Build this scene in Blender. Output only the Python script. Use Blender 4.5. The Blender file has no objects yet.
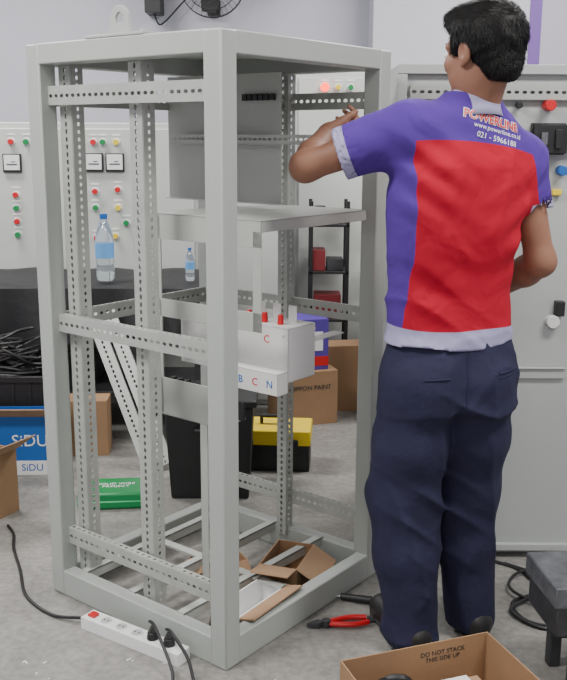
import bpy, math, random
import numpy as np
from mathutils import Vector, Matrix
from mathutils.bvhtree import BVHTree
random.seed(3); rng=np.random.RandomState(5)
SC=bpy.context.scene; COL=SC.collection
R=math.radians
# ------------------------------------------------------------------ materials
def mat(name,col,rough=.5,metal=0.,var=0.,vs=6,bump=0.,bs=80,trans=0.,emit=0.,spec=.5,coat=0.,bd=.01):
    m=bpy.data.materials.new(name); m.use_nodes=True; nt=m.node_tree; b=nt.nodes['Principled BSDF']
    b.inputs['Base Color'].default_value=(*col,1); b.inputs['Roughness'].default_value=rough
    b.inputs['Metallic'].default_value=metal; b.inputs['Transmission Weight'].default_value=trans
    b.inputs['Specular IOR Level'].default_value=spec; b.inputs['Coat Weight'].default_value=coat
    if emit: b.inputs['Emission Color'].default_value=(*col,1); b.inputs['Emission Strength'].default_value=emit
    tc=nt.nodes.new('ShaderNodeTexCoord')
    if var:
        n=nt.nodes.new('ShaderNodeTexNoise'); n.inputs['Scale'].default_value=vs; n.inputs['Detail'].default_value=6
        nt.links.new(tc.outputs['Object'],n.inputs['Vector'])
        r=nt.nodes.new('ShaderNodeMapRange'); r.inputs[1].default_value=.3; r.inputs[2].default_value=.7
        r.inputs[3].default_value=1-var; r.inputs[4].default_value=1+var*.6
        nt.links.new(n.outputs['Fac'],r.inputs[0])
        v=nt.nodes.new('ShaderNodeVectorMath'); v.operation='SCALE'; v.inputs[0].default_value=col
        nt.links.new(r.outputs[0],v.inputs['Scale']); nt.links.new(v.outputs[0],b.inputs['Base Color'])
    if bump:
        n=nt.nodes.new('ShaderNodeTexNoise'); n.inputs['Scale'].default_value=bs; n.inputs['Detail'].default_value=4
        nt.links.new(tc.outputs['Object'],n.inputs['Vector'])
        bn=nt.nodes.new('ShaderNodeBump'); bn.inputs['Strength'].default_value=bump; bn.inputs['Distance'].default_value=bd
        nt.links.new(n.outputs['Fac'],bn.inputs['Height']); nt.links.new(bn.outputs[0],b.inputs['Normal'])
    return m
M_frame=mat('powder_coat_grey',(.385,.41,.385),.42,var=.03,vs=3,bump=.05,bs=400)
M_plate=mat('plate_grey',(.41,.425,.40),.45,var=.04,vs=3)
M_rail=mat('rail_zinc',(.40,.415,.39),.4,.15,var=.08,vs=12)
M_white=mat('white_sheet',(.66,.66,.65),.45,var=.03)
M_panel=mat('panel_light_grey',(.52,.54,.52),.45,var=.03,vs=2)
M_panel2=mat('door_grey',(.40,.42,.41),.45,var=.03,vs=2)
M_wall=mat('wall_paint',(.52,.52,.585),.85,var=.05,vs=1.2,bump=.05,bs=30)
M_ceil=mat('ceiling_paint',(.7,.7,.7),.9,var=.03)
M_black=mat('black_plastic',(.012,.012,.013),.45,bump=.1,bs=120)
M_blackcloth=mat('black_sheet',(.010,.010,.012),.6,var=.2,vs=5,bump=.3,bs=20)
M_dark=mat('dark_grey_metal',(.05,.05,.055),.55,.3,var=.3,vs=20,bump=.2,bs=60)
M_stool=mat('stool_grey',(.10,.105,.115),.6,.2,var=.35,vs=25,bump=.3,bs=60)
M_cord=mat('card_brown',(.32,.19,.10),.85,var=.1,vs=5,bump=.08,bs=120)
M_cord2=mat('card_brown_inside',(.37,.23,.135),.85,var=.08,vs=5)
M_red=mat('red_plastic',(.55,.01,.015),.35)
M_redlamp=mat('red_lamp',(.95,.06,.02),.3,emit=4.0)
M_green=mat('green_plastic',(.005,.22,.06),.35)
M_yellow=mat('yellow_plastic',(.75,.55,.02),.4)
M_blue=mat('blue_print',(.01,.11,.40),.5,var=.05)
M_lblue=mat('light_blue_label',(.12,.35,.7),.4)
M_wprint=mat('white_print',(.78,.78,.78),.6)
M_purpleprint=mat('purple_print',(.08,.045,.30),.5)
M_wood=mat('wood_brown',(.16,.09,.05),.6,var=.3,vs=9)
M_clear=mat('clear_plastic',(.85,.92,.97),.08,trans=.85)
M_steel=mat('bright_steel',(.5,.5,.5),.3,.9)
M_skin=mat('skin',(.27,.128,.082),.55,var=.12,vs=9,bump=.06,bs=150,spec=.35)
M_eye=mat('eye_white',(.75,.72,.68),.2)
M_hair=mat('hair_black',(.004,.0035,.0035),.6,spec=.25)
M_collar=mat('collar_lavender',(.34,.32,.48),.8,bump=.1,bs=300)
M_shoe=mat('shoe_black',(.015,.014,.014),.45)
M_sole=mat('shoe_sole',(.05,.05,.05),.7)
M_tube=mat('lamp_tube',(1,.98,.95),.4,emit=8)

def floor_mat():
    m=bpy.data.materials.new('concrete_floor'); m.use_nodes=True; nt=m.node_tree; b=nt.nodes['Principled BSDF']; L=nt.links
    tc=nt.nodes.new('ShaderNodeTexCoord')
    n1=nt.nodes.new('ShaderNodeTexNoise'); n1.inputs['Scale'].default_value=2.2; n1.inputs['Detail'].default_value=10; n1.inputs['Roughness'].default_value=.7
    n2=nt.nodes.new('ShaderNodeTexNoise'); n2.inputs['Scale'].default_value=45; n2.inputs['Detail'].default_value=5
    for n in (n1,n2): L.new(tc.outputs['Object'],n.inputs['Vector'])
    r=nt.nodes.new('ShaderNodeValToRGB'); e=r.color_ramp.elements
    e[0].position=.32; e[0].color=(.150,.145,.135,1); e[1].position=.68; e[1].color=(.30,.29,.27,1)
    L.new(n1.outputs['Fac'],r.inputs[0])
    r2=nt.nodes.new('ShaderNodeMapRange'); r2.inputs[1].default_value=.35; r2.inputs[2].default_value=.65; r2.inputs[3].default_value=.82; r2.inputs[4].default_value=1.12
    L.new(n2.outputs['Fac'],r2.inputs[0])
    v=nt.nodes.new('ShaderNodeVectorMath'); v.operation='SCALE'; L.new(r.outputs[0],v.inputs[0]); L.new(r2.outputs[0],v.inputs['Scale'])
    L.new(v.outputs[0],b.inputs['Base Color']); b.inputs['Roughness'].default_value=.5
    bn=nt.nodes.new('ShaderNodeBump'); bn.inputs['Strength'].default_value=.15; bn.inputs['Distance'].default_value=.01
    L.new(n2.outputs['Fac'],bn.inputs['Height']); L.new(bn.outputs[0],b.inputs['Normal'])
    return m
M_floor=floor_mat()
def shirt_mat():
    m=bpy.data.materials.new('shirt_cloth'); m.use_nodes=True; nt=m.node_tree; b=nt.nodes['Principled BSDF']; L=nt.links
    def mix(a,bcol,attr):
        at=nt.nodes.new('ShaderNodeAttribute'); at.attribute_name=attr
        mr=nt.nodes.new('ShaderNodeMapRange'); mr.inputs[1].default_value=-.0008; mr.inputs[2].default_value=.0008
        L.new(at.outputs['Fac'],mr.inputs[0])
        mx=nt.nodes.new('ShaderNodeMix'); mx.data_type='RGBA'; L.new(mr.outputs[0],mx.inputs[0])
        if isinstance(a,tuple): mx.inputs[6].default_value=(*a,1)
        else: L.new(a,mx.inputs[6])
        mx.inputs[7].default_value=(*bcol,1); return mx.outputs[2]
    c=mix((.075,.030,.245),(.40,.004,.022),'red_zone'); c=mix(c,(.33,.31,.48),'trim_zone')
    L.new(c,b.inputs['Base Color']); b.inputs['Roughness'].default_value=.85; b.inputs['Specular IOR Level'].default_value=.25
    tc=nt.nodes.new('ShaderNodeTexCoord'); n=nt.nodes.new('ShaderNodeTexNoise'); n.inputs['Scale'].default_value=9; n.inputs['Detail'].default_value=2; n.inputs['Distortion'].default_value=.9
    L.new(tc.outputs['Object'],n.inputs['Vector'])
    bn=nt.nodes.new('ShaderNodeBump'); bn.inputs['Strength'].default_value=.38; bn.inputs['Distance'].default_value=.025
    L.new(n.outputs['Fac'],bn.inputs['Height']); L.new(bn.outputs[0],b.inputs['Normal'])
    return m
M_shirt=shirt_mat()
M_trouser=mat('trouser_navy',(.019,.019,.048),.85,var=.15,vs=7,bump=.5,bs=9,spec=.3,bd=.022)

# ------------------------------------------------------------------ mesh builder
RECT=[(1,0),(1,.5),(1,1),(.5,1),(0,1),(-.5,1),(-1,1),(-1,.5),(-1,0),(-1,-.5),(-1,-1),(-.5,-1),(0,-1),(.5,-1),(1,-1),(1,-.5)]
def sgnpow(x,p): return math.copysign(abs(x)**p,x)
class MB:
    def __init__(s): s.v=[];s.f=[];s.m=[]
    def add(s,vs,fs,m=0,M=None):
        o=len(s.v)
        for p in vs:
            p=Vector(p); s.v.append(M@p if M else p)
        for f in fs: s.f.append([i+o for i in f]); s.m.append(m)
    def box(s,x0,x1,y0,y1,z0,z1,m=0,M=None):
        vs=[(x,y,z) for z in (z0,z1) for y in (y0,y1) for x in (x0,x1)]
        s.add(vs,[(0,2,3,1),(4,5,7,6),(0,1,5,4),(2,6,7,3),(0,4,6,2),(1,3,7,5)],m,M)
    def cyl(s,p0,p1,r0,r1=None,m=0,n=16,M=None):
        r1=r0 if r1 is None else r1; p0=Vector(p0);p1=Vector(p1); d=(p1-p0).normalized()
        a=d.orthogonal().normalized(); b=d.cross(a)
        vs=[];
        for p,r in((p0,r0),(p1,r1)):
            for i in range(n):
                t=2*math.pi*i/n; vs.append(p+(a*math.cos(t)+b*math.sin(t))*r)
        fs=[(i,(i+1)%n,n+(i+1)%n,n+i) for i in range(n)]+[tuple(range(n))[::-1],tuple(range(n,2*n))]
        s.add(vs,fs,m,M)
    def lathe(s,prof,c=(0,0,0),m=0,n=24,M=None):
        vs=[];fs=[]
        for r,z in prof:
            for i in range(n):
                t=2*math.pi*i/n; vs.append((c[0]+r*math.cos(t),c[1]+r*math.sin(t),c[2]+z))
        for k in range(len(prof)-1):
            for i in range(n):
                fs.append((k*n+i,k*n+(i+1)%n,(k+1)*n+(i+1)%n,(k+1)*n+i))
        fs.append(tuple(range(n))[::-1]); fs.append(tuple(range((len(prof)-1)*n,len(prof)*n)))
        s.add(vs,fs,m,M)
    def tube(s,pts,r,m=0,n=8,sub=8,closed=False,M=None):
        P=[Vector(p) for p in pts]; Q=[]
        N=len(P)
        if sub>1:
            rngk=range(N if closed else N-1)
            for k in rngk:
                if closed: a,b,c,d=P[(k-1)%N],P[k],P[(k+1)%N],P[(k+2)%N]
                else: a,b,c,d=P[max(k-1,0)],P[k],P[k+1],P[min(k+2,N-1)]
                for j in range(sub):
                    t=j/sub
                    Q.append(.5*((2*b)+(c-a)*t+(2*a-5*b+4*c-d)*t*t+(3*b-a-3*c+d)*t**3))
            if not closed: Q.append(P[-1])
        else: Q=P
        nq=len(Q); vs=[];fs=[]; up=None
        for i,p in enumerate(Q):
            t=(Q[(i+1)%nq]-Q[i-1]) if closed else (Q[min(i+1,nq-1)]-Q[max(i-1,0)])
            t.normalize()
            if up is None: up=t.orthogonal().normalized()
            up=(up-t*up.dot(t)).normalized(); w=t.cross(up)
            rr=r(i/(nq-1)) if callable(r) else r
            for j in range(n):
                a=2*math.pi*j/n; vs.append(p+(up*math.cos(a)+w*math.sin(a))*rr)
        for i in range(nq if closed else nq-1):
            for j in range(n):
                i2=(i+1)%nq
                fs.append((i*n+j,i*n+(j+1)%n,i2*n+(j+1)%n,i2*n+j))
        if not closed: fs+= [tuple(range(n))[::-1],tuple(range((nq-1)*n,nq*n))]
        s.add(vs,fs,m,M)
    def perf(s,o,ex,ey,L,W,pitch=.025,hw=.007,hh=.005,t=.002,m=0,M=None):
        """punched sheet strip with real holes; o = corner, ex along the length, ey across"""
        o=Vector(o);ex=Vector(ex).normalized();ey=Vector(ey).normalized();ez=ex.cross(ey)
        nc=max(1,int(round(L/pitch))); p=L/nc; vs=[];fs=[]
        for c in range(nc):
            cx=(c+.5)*p; b=len(vs)
            for lay in (0,1):
                off=ez*(t*lay)
                for k in range(16): vs.append(o+off+ex*(cx+RECT[k][0]*p/2)+ey*(W/2+RECT[k][1]*W/2))
                for k in range(16):
                    a=2*math.pi*k/16; vs.append(o+off+ex*(cx+sgnpow(math.cos(a),.75)*hw)+ey*(W/2+sgnpow(math.sin(a),.75)*hh))
            for k in range(16):
                k2=(k+1)%16
                fs.append((b+32+k,b+32+k2,b+48+k2,b+48+k)); fs.append((b+k2,b+k,b+16+k,b+16+k2)); fs.append((b+16+k2,b+16+k,b+48+k,b+48+k2))
                side=RECT[k][1]*RECT[k2][1]==1 and abs(RECT[k][1])==1
                end=(c==0 and RECT[k][0]==-1 and RECT[k2][0]==-1) or (c==nc-1 and RECT[k][0]==1 and RECT[k2][0]==1)
                if side or end: fs.append((b+k,b+k2,b+32+k2,b+32+k))
        s.add(vs,fs,m,M)
    def rail(s,p0,p1,face,w=.045,d=.02,m=0,pitch=.025,M=None,hw=.0075,hh=.005):
        """C section: punched web facing `face` and two punched flanges behind it"""
        p0=Vector(p0);p1=Vector(p1);ex=(p1-p0).normalized();fz=Vector(face).normalized();ey=fz.cross(ex);L=(p1-p0).length
        s.perf(p0-ey*w/2,ex,ey,L,w,pitch,hw,hh,.002,m,M)
        fl=min(hh,d*.28)
        s.perf(p0-ey*w/2-fz*d,ex,fz,L,d,pitch,hw*.8,fl,.002,m,M)
        s.perf(p0+ey*(w/2-.002)-fz*d,ex,fz,L,d,pitch,hw*.8,fl,.002,m,M)
    def build(s,name,mats,parent=None,loc=(0,0,0),rot=0,bevel=0,smooth=True,seg=2):
        me=bpy.data.meshes.new(name); me.from_pydata([tuple(v) for v in s.v],[],s.f); me.update()
        for mm in (mats if isinstance(mats,(list,tuple)) else [mats]): me.materials.append(mm)
        me.polygons.foreach_set('material_index',s.m)
        if smooth:
            me.polygons.foreach_set('use_smooth',[True]*len(me.polygons)); me.set_sharp_from_angle(angle=R(38))
        ob=bpy.data.objects.new(name,me); COL.objects.link(ob); ob.location=loc; ob.rotation_euler=(0,0,rot)
        if parent: ob.parent=parent
        if bevel:
            b=ob.modifiers.new('bevel','BEVEL'); b.width=bevel; b.segments=seg; b.limit_method='ANGLE'; b.angle_limit=R(50)
        return ob
def empty(name,loc=(0,0,0),rot=0):
    e=bpy.data.objects.new(name,None); e.empty_display_size=.1; COL.objects.link(e); e.location=loc; e.rotation_euler=(0,0,rot); return e
def keep_parent(ob,e):
    bpy.context.view_layer.update(); ob.parent=e; ob.matrix_parent_inverse=e.matrix_world.inverted()
def textmesh(s,size,ext=.0004,align='CENTER',offset=0.):
    cu=bpy.data.curves.new('txt','FONT'); cu.body=s; cu.size=size; cu.extrude=ext; cu.align_x=align; cu.align_y='CENTER'; cu.resolution_u=3; cu.offset=offset
    ob=bpy.data.objects.new('txt',cu); COL.objects.link(ob); bpy.context.view_layer.update()
    dg=bpy.context.evaluated_depsgraph_get(); me=bpy.data.meshes.new_from_object(ob.evaluated_get(dg)); bpy.data.objects.remove(ob); return me
def text(name,s,size,M,mt,parent=None,ext=.0006):
    me=textmesh(s,size,ext); me.transform(M); me.materials.clear(); me.materials.append(mt)
    ob=bpy.data.objects.new(name,me); COL.objects.link(ob)
    if parent: ob.parent=parent
    return ob
def frameM(o,ex,ey):
    ex=Vector(ex).normalized(); ey=Vector(ey).normalized(); ez=ex.cross(ey)
    return Matrix(((ex.x,ey.x,ez.x,o[0]),(ex.y,ey.y,ez.y,o[1]),(ex.z,ey.z,ez.z,o[2]),(0,0,0,1)))

# ------------------------------------------------------------------ room
b=MB(); b.box(-4,4,-3,6.4,-.1,0); b.build('floor',M_floor,smooth=False)
b=MB(); b.box(-4,4,-3,6.4,3.2,3.3); b.build('ceiling',M_ceil,smooth=False)
b=MB(); b.box(-4,4,6.2,6.4,0,3.2); b.build('wall_back',M_wall,smooth=False)
b=MB(); b.box(-4.2,-4,-3,6.4,0,3.2); b.build('wall_left',M_wall,smooth=False)
b=MB(); b.box(4,4.2,-3,6.4,0,3.2); b.build('wall_right',M_wall,smooth=False)
b=MB(); b.box(.53,2.6,5.85,6.2,0,3.2); b.build('wall_pillar',M_wall,bevel=.004)
b=MB(); b.box(-4,.53,6.185,6.2,0,.1); b.build('baseboard_back',M_dark,smooth=False)
for i,(x,y,w) in enumerate([(-2,4.4,90),(1.4,4.4,90),(-1.6,1.6,118),(1.6,1.6,88),(0,-1.4,55)]):
    e=empty('ceiling_light' if i==0 else 'ceiling_light.%03d'%i,(x,y,3.2))
    b=MB(); b.box(-.62,.62,-.11,.11,-.06,0); b.build('housing',M_ceil,e,bevel=.004)
    b=MB(); b.cyl((-.58,-.05,-.075),(.58,-.05,-.075),.014); b.cyl((-.58,.05,-.075),(.58,.05,-.075),.014); b.build('tubes',M_tube,e)
    l=bpy.data.lights.new('tube_light','AREA'); l.shape='RECTANGLE'; l.size=1.3; l.size_y=.5; l.energy=w; l.color=(1,.98,.955)
    lo=bpy.data.objects.new('tube_light',l); COL.objects.link(lo); lo.parent=e; lo.location=(0,0,-.1)
w=bpy.data.worlds.new('world'); SC.world=w; w.use_nodes=True
w.node_tree.nodes['Background'].inputs[0].default_value=(.96,.975,1,1); w.node_tree.nodes['Background'].inputs[1].default_value=.85

# ------------------------------------------------------------------ enclosure frame (local x = right side, local y = left side)
NX,NY,ROT=-.155,2.328,math.atan2(.785,.62)
A,B,H=.775,.765,1.72
CAB=empty('enclosure_frame',(NX,NY,0),ROT)
b=MB(); p=.060
for (x,y) in((0,0),(A-p,0),(0,B-p),(A-p,B-p)): b.box(x,x+p,y,y+p,.0,H-.001)
b.build('posts',M_frame,CAB,bevel=.005)
b=MB(); tb=.058
b.box(p*.9,A-p*.9,0.001,p,H-tb,H); b.box(p*.9,A-p*.9,B-p,B-.001,H-tb,H)
b.box(.001,p,p*.9,B-p*.9,H-tb,H); b.box(A-p,A-.001,p*.9,B-p*.9,H-tb,H)
bb=.085
b.box(p*.9,A-p*.9,0.001,p*.8,0,bb); b.box(p*.9,A-p*.9,B-p*.8,B-.001,0,bb)
b.box(.001,p*.8,p*.9,B-p*.9,0,bb); b.box(A-p*.8,A-.001,p*.9,B-p*.9,0,bb)
b.build('beams',M_frame,CAB,bevel=.004)
b=MB(); b.box(.02,A-.02,.02,B-.02,H-.006,H-.001); b.build('roof_sheet',M_frame,CAB)
b=MB()   # punched rails
xo=.03
for z in(1.575,.90,.20):
    b.rail((xo,p,z),(xo,B-p,z),(-1,0,0),.052,.022)
    b.rail((A-xo,B-p,z),(A-xo,p,z),(-1,0,0),.05,.022)
b.rail((p,B-xo,1.575),(A-p,B-xo,1.575),(0,-1,0),.05,.02); b.rail((p,B-xo,.9),(A-p,B-xo,.9),(0,-1,0),.05,.02)
for y in(.668,.37):
    b.rail((.062,y,.06),(.062,y,1.66),(-1,0,0),.050,.045,pitch=.022)
    b.rail((A-.062,y,1.66),(A-.062,y,.06),(-1,0,0),.04,.04,pitch=.022)
b.rail((.52,.70,1.455),(.52,.06,1.455),(-1,0,0),.028,.015,pitch=.02,hh=.004)
b.build('punched_rails',M_rail,CAB,smooth=False)
b=MB()
for y in(.63,.41,.2):
    b.box(.04,A-.04,y,y+.03,.085,.09); b.box(.04,A-.04,y,y+.003,.06,.09)
b.box(.35,.38,.04,B-.04,.078,.085)
b.build('base_cross_rails',M_plate,CAB)
b=MB()   # upper mounting plate
b.box(.55,.553,.25,.74,1.255,1.655); b.box(.53,.55,.25,.74,1.255,1.258)
b.build('mounting_plate',M_plate,CAB,bevel=.0008)
TZ=1.24
b=MB()   # tray
b.box(.2,.73,.04,.47,TZ-.004,TZ); b.box(.2,.203,.04,.47,TZ-.032,TZ); b.box(.2,.73,.04,.043,TZ-.032,TZ); b.box(.2,.73,.467,.47,TZ-.032,TZ); b.box(.727,.73,.04,.47,TZ-.032,TZ)
b.build('tray',M_plate,CAB,bevel=.001)
b=MB()   # inner sub frame under tray
b.box(.2,.204,.43,.47,.62,TZ-.005); b.box(.2,.24,.466,.47,.62,TZ-.005); b.box(.2,.204,.04,.07,.93,TZ-.03); b.box(.2,.204,.04,.47,TZ-.075,TZ-.03)
b.box(.2,.204,.04,.47,.93,.985); b.box(.2,.204,.2,.47,.62,.74); b.box(.2,.32,.2,.47,.62,.624)
b.box(.2,.204,.25,.275,.09,.62); b.box(.2,.23,.275,.278,.09,.62)
b.build('inner_frame',M_plate,CAB,bevel=.001)
b=MB()   # busbar chamber
b.box(.31,.44,.03,.46,.765,.768); b.box(.31,.313,.03,.46,.765,.925); b.box(.31,.44,.03,.46,.922,.925)
b.box(.31,.44,.457,.46,.765,.925); b.box(.31,.44,.03,.033,.765,.925)
b.box(.262,.265,.03,.22,.735,.80); b.box(.262,.31,.03,.22,.797,.80); b.box(.262,.31,.03,.033,.735,.80)
b.box(.44,.62,.05,.09,.86,.864); b.box(.44,.62,.16,.20,.86,.864)
for y in(.07,.13,.19): b.box(.4,.403,y,y+.03,.925,.975)
for y in(.05,.24,.43):
    for z in(.785,.905): b.cyl((.307,y,z),(.31,y,z),.005,n=8)
b.build('busbar_chamber',M_white,CAB,bevel=.001)
b=MB()
for y in(.09,.15,.21): b.cyl((.35,y,.925),(.35,y,.955),.010,.008,n=12)
b.box(.25,.26,.15,.2,.64,.7,1)
for k in range(6): b.box(.535,.549,.27+.022*k,.288+.022*k,1.572,1.592,1)
for k in range(3): b.box(.24,.262,.37+.03*k,.385+.03*k,.70,.73,1)
b.build('insulators',[M_red,M_black],CAB,bevel=.002)
for s,y,z,mm,xx in(('C',.11,.885,M_red,.3095),('B',.17,.765,M_blue,.2615),('C',.115,.765,M_red,.2615),('N',.06,.765,M_blue,.2615)):
    text('letter_'+s,s,.032,frameM((xx,y,z),(0,-1,0),(0,0,1)),mm,CAB)
b=MB()   # lifting lug on roof edge
n=20
outer=[(-.045,0)]+[(-.034*math.cos(t),.042+.034*math.sin(t)) for t in [math.pi*i/n for i in range(n+1)]]+[(.045,0)]
inner=[]
for (x,z) in outer:
    a=math.atan2(z-.042,x); inner.append((.016*math.cos(a),.042+.016*math.sin(a)))
vs=[];fs=[];k=len(outer)
for t in(-.005,.005):
    vs+=[(t,x,z) for x,z in outer]; vs+=[(t,x,z) for x,z in inner]
for i in range(k):
    j=(i+1)%k
    fs+=[(i,j,k+j,k+i),(2*k+j,2*k+i,3*k+i,3*k+j),(i,2*k+i,2*k+j,j),(k+i,k+j,3*k+j,3*k+i)]
b.add(vs,fs,0,Matrix.Translation((.03,.385,H+.006)))
b.box(.0,.06,.27,.50,H,H+.008)
b.cyl((.03,.30,H),(.03,.30,H+.016),.009,m=0,n=6); b.cyl((.03,.47,H),(.03,.47,H+.016),.009,n=6)
b.build('lifting_lug',M_frame,CAB,bevel=.0015)

# ------------------------------------------------------------------ sibling cabinet on the right (open door, inner side seen)
e=empty('electrical_cabinet',(.36,3.07,0))
b=MB()
b.box(0,1.1,.025,.65,0.0,1.69); b.build('body',M_panel2,e,bevel=.006)
b=MB()
b.box(0,1.1,0,.02,.03,1.69); b.box(0,.03,-.02,-.0005,.056,1.659); b.box(0,1.1,-.02,-.0005,1.66,1.69); b.box(0,1.1,-.02,-.0005,.03,.055); b.box(1.07,1.1,-.02,-.0005,.056,1.659)
b.box(.27,.60,-.012,-.0005,.66,.70); b.box(.27,.60,-.02,-.0125,.695,.70)
b.build('door_inside',M_panel2,e,bevel=.002)
b=MB(); b.rail((.04,-.02,1.605),(1.07,-.02,1.605),(0,-1,0),.045,.018); b.build('door_rail',M_rail,e,smooth=False)
b=MB(); b.box(.44,.54,-.06,0,1.415,1.505,0); b.box(.455,.475,-.07,-.06,1.44,1.48,4); b.box(.50,.52,-.07,-.06,1.43,1.49,0); b.box(.435,.545,-.02,0,1.41,1.51,0)
b.box(.54,.60,-.045,0,1.44,1.48,0)
b.cyl((.485,-.045,1.565),(.485,0,1.565),.018,m=1); b.cyl((.39,-.03,1.565),(.39,0,1.565),.010,m=0); b.cyl((.54,-.04,1.36),(.54,0,1.36),.016,m=2)
b.box(.515,.545,-.02,0,1.28,1.30,5)
b.box(.55,.58,-.03,0,.88,.93,0); b.cyl((.545,-.03,.86),(.545,0,.86),.022,m=3)
b.build('door_devices',[M_black,M_red,M_blue,M_white,M_stool,M_yellow],e,bevel=.002)

# ------------------------------------------------------------------ row of control panels, background left
def control_panel(i,x0,x1,y,h,devs,z0=0.):
    e=empty('control_panel' if i==0 else 'control_panel.%03d'%i,(x0,y,0)); W=x1-x0
    b=MB(); b.box(0,W,0,.35,z0,h); b.build('body',M_panel,e,bevel=.006)
    b=MB(); b.box(.02,W-.02,-.018,-.001,z0+.03,h-.03); b.build('door',M_panel,e,bevel=.006)
    b=MB()
    for kind,x,z in devs:
        x=x-x0
        if kind=='meter':
            b.box(x-.048,x+.048,-.034,-.018,z-.048,z+.048,0); b.box(x-.041,x+.041,-.037,-.033,z-.036,z+.042,4)
            b.box(x-.028,x+.028,-.0385,-.036,z-.01,z-.004,0)
            b.box(x-.003,x+.02,-.039,-.037,z+.005,z+.009,0)
        else:
            mi={'r':1,'g':2,'y':3,'w':4,'k':0,'L':6}[kind]; rr=.024 if kind=='L' else .0145
            b.cyl((x,-.024,z),(x,-.018,z),rr+.0055,m=4); b.cyl((x,-.045,z),(x,-.022,z),rr,m=mi,n=20)
            b.box(x-.022,x+.022,-.02,-.018,z+.032,z+.042,4)
    b.build('devices',[M_black,M_red,M_green,M_yellow,M_wprint,M_lblue,M_redlamp],e,bevel=.0015)
PY=4.97
dd=[('meter',-1.43,1.32),('r',-1.42,1.155),('g',-1.42,1.085),('r',-1.42,1.015),('g',-1.42,.945),('r',-1.43,1.43),('g',-1.35,1.43)]
control_panel(0,-1.80,-1.15,PY,1.53,dd)
dd=[('meter',-1.00,1.325),('meter',-.89,1.325),('r',-1.0,1.175),('r',-.88,1.185),('g',-1.0,1.09),('y',-.88,1.09),('r',-1.0,.93),('y',-.90,.94),('g',-.84,1.01),('r',-1.0,1.43),('g',-.95,1.43),('y',-.88,1.43)]
control_panel(1,-1.11,-.46,PY,1.53,dd)
control_panel(2,-.43,.0,PY,1.50,[('r',-.34,1.0),('g',-.34,.93)])
control_panel(3,.06,.70,5.4,1.82,[('L',.225,1.735),('y',.30,1.735),('g',.37,1.735),('meter',.3,1.50),('r',.3,1.32),('k',.4,1.3)])

# table with black sheet in front of them
e=empty('covered_workbench',(-1.45,4.32,0))
b=MB(); b.box(-.95,1.1,0,.6,.71,.76,0)
for x in(-.9,1.02):
    for y in(.03,.52): b.box(x,x+.05,y,y+.05,0,.71,0)
b.box(-.9,1.05,.05,.55,.22,.24,0); b.box(.1,.5,.12,.5,.241,.42,0); b.box(-.7,-.2,.12,.5,.241,.5,0); b.build('bench',M_dark,e,bevel=.004)
b=MB(); nx,nz=140,24; vs=[];fs=[]
for j in range(nz+1):
    for i in range(nx+1):
        x=-.98+2.12*i/nx; t=j/nz
        if t<.4: y=.6-.62*t/.4; z=.768+.006*math.sin(x*17+y*9)
        else:
            s_=(t-.4)/.6; y=-.02-.03*s_*(1+.8*math.sin(x*21+math.sin(x*7)*2)); z=.768-(.30+.05*math.sin(x*5+1)+.03*math.sin(x*13))*s_
        vs.append((x,y,z))
for j in range(nz):
    for i in range(nx): a=j*(nx+1)+i; fs.append((a,a+1,a+nx+2,a+nx+1))
b.add(vs,fs); o_=b.build('black_sheet',M_blackcloth,e); sm=o_.modifiers.new('s','SOLIDIFY'); sm.thickness=.004; sm.offset=1
def loops(b,c,rad,n,r,m=0,zh=.1,seedn=1):
    rg=random.Random(seedn)
    for k in range(n):
        pts=[]; ph=rg.random()*6; rr=rad*(.5+.5*rg.random()); cx=c[0]+rg.uniform(-.3,.3)*rad; cy=c[1]+rg.uniform(-.12,.12)*rad; z0=c[2]+zh*rg.random(); tl=rg.uniform(-.4,.4)
        for i in range(9):
            a=2*math.pi*i/9+ph; pts.append((cx+rr*math.cos(a)*rg.uniform(.8,1.15),cy+rr*math.sin(a)*rg.uniform(.25,.42),max(r+c[2],z0+tl*rr*math.cos(a)*1.2)))
        b.tube(pts,r,m,6,5,closed=True)
def crate(name,x,y,w,d,h,z0=0,mt=M_black,rot=0,cab=0):
    e=empty(name,(x,y,0),rot)
    b=MB(); t=.008
    b.box(-w/2,w/2,-d/2,d/2,z0,z0+t)
    b.box(-w/2,w/2,-d/2,-d/2+t,z0,z0+h); b.box(-w/2,w/2,d/2-t,d/2,z0,z0+h); b.box(-w/2,-w/2+t,-d/2,d/2,z0,z0+h); b.box(w/2-t,w/2,-d/2,d/2,z0,z0+h)
    b.box(-w/2-.012,w/2+.012,-d/2-.012,-d/2,z0+h-.03,z0+h); b.box(-w/2-.012,w/2+.012,d/2,d/2+.006,z0+h-.03,z0+h)
    for k in range(-2,3): b.box(k*w/6-.006,k*w/6+.006,-d/2-.006,-d/2,z0,z0+h-.03)
    b.build('crate',mt,e,bevel=.003)
    if cab: b=MB(); loops(b,(0,-.01,h-.05),w*.40,cab,.007,0,.20,5); b.build('cables',M_black,e)
crate('plastic_crate',-1.30,4.13,.46,.17,.40,cab=22)

def bottle(i,x,y,z,h=.29):
    e=empty('water_bottle' if i==0 else 'water_bottle.%03d'%i,(x,y,z)); s=h/.29
    pr=[(.0,0.),(.034,0),(.040,.008),(.040,.06),(.037,.07),(.040,.08),(.040,.18),(.036,.205),(.022,.245),(.014,.262),(.014,.27)]
    b=MB(); b.lathe([(r*s,q*s) for r,q in pr]); b.build('shell',M_clear,e)
    b=MB(); b.lathe([(.041*s,.10*s),(.0412*s,.165*s)]); b.build('label',M_lblue,e)
    b=MB(); b.lathe([(.016*s,.268*s),(.016*s,.29*s)]); b.build('cap',M_blue,e)
bottle(0,-.865,4.45,.778,.32); bottle(1,-.455,4.45,.778,.16)

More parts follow.
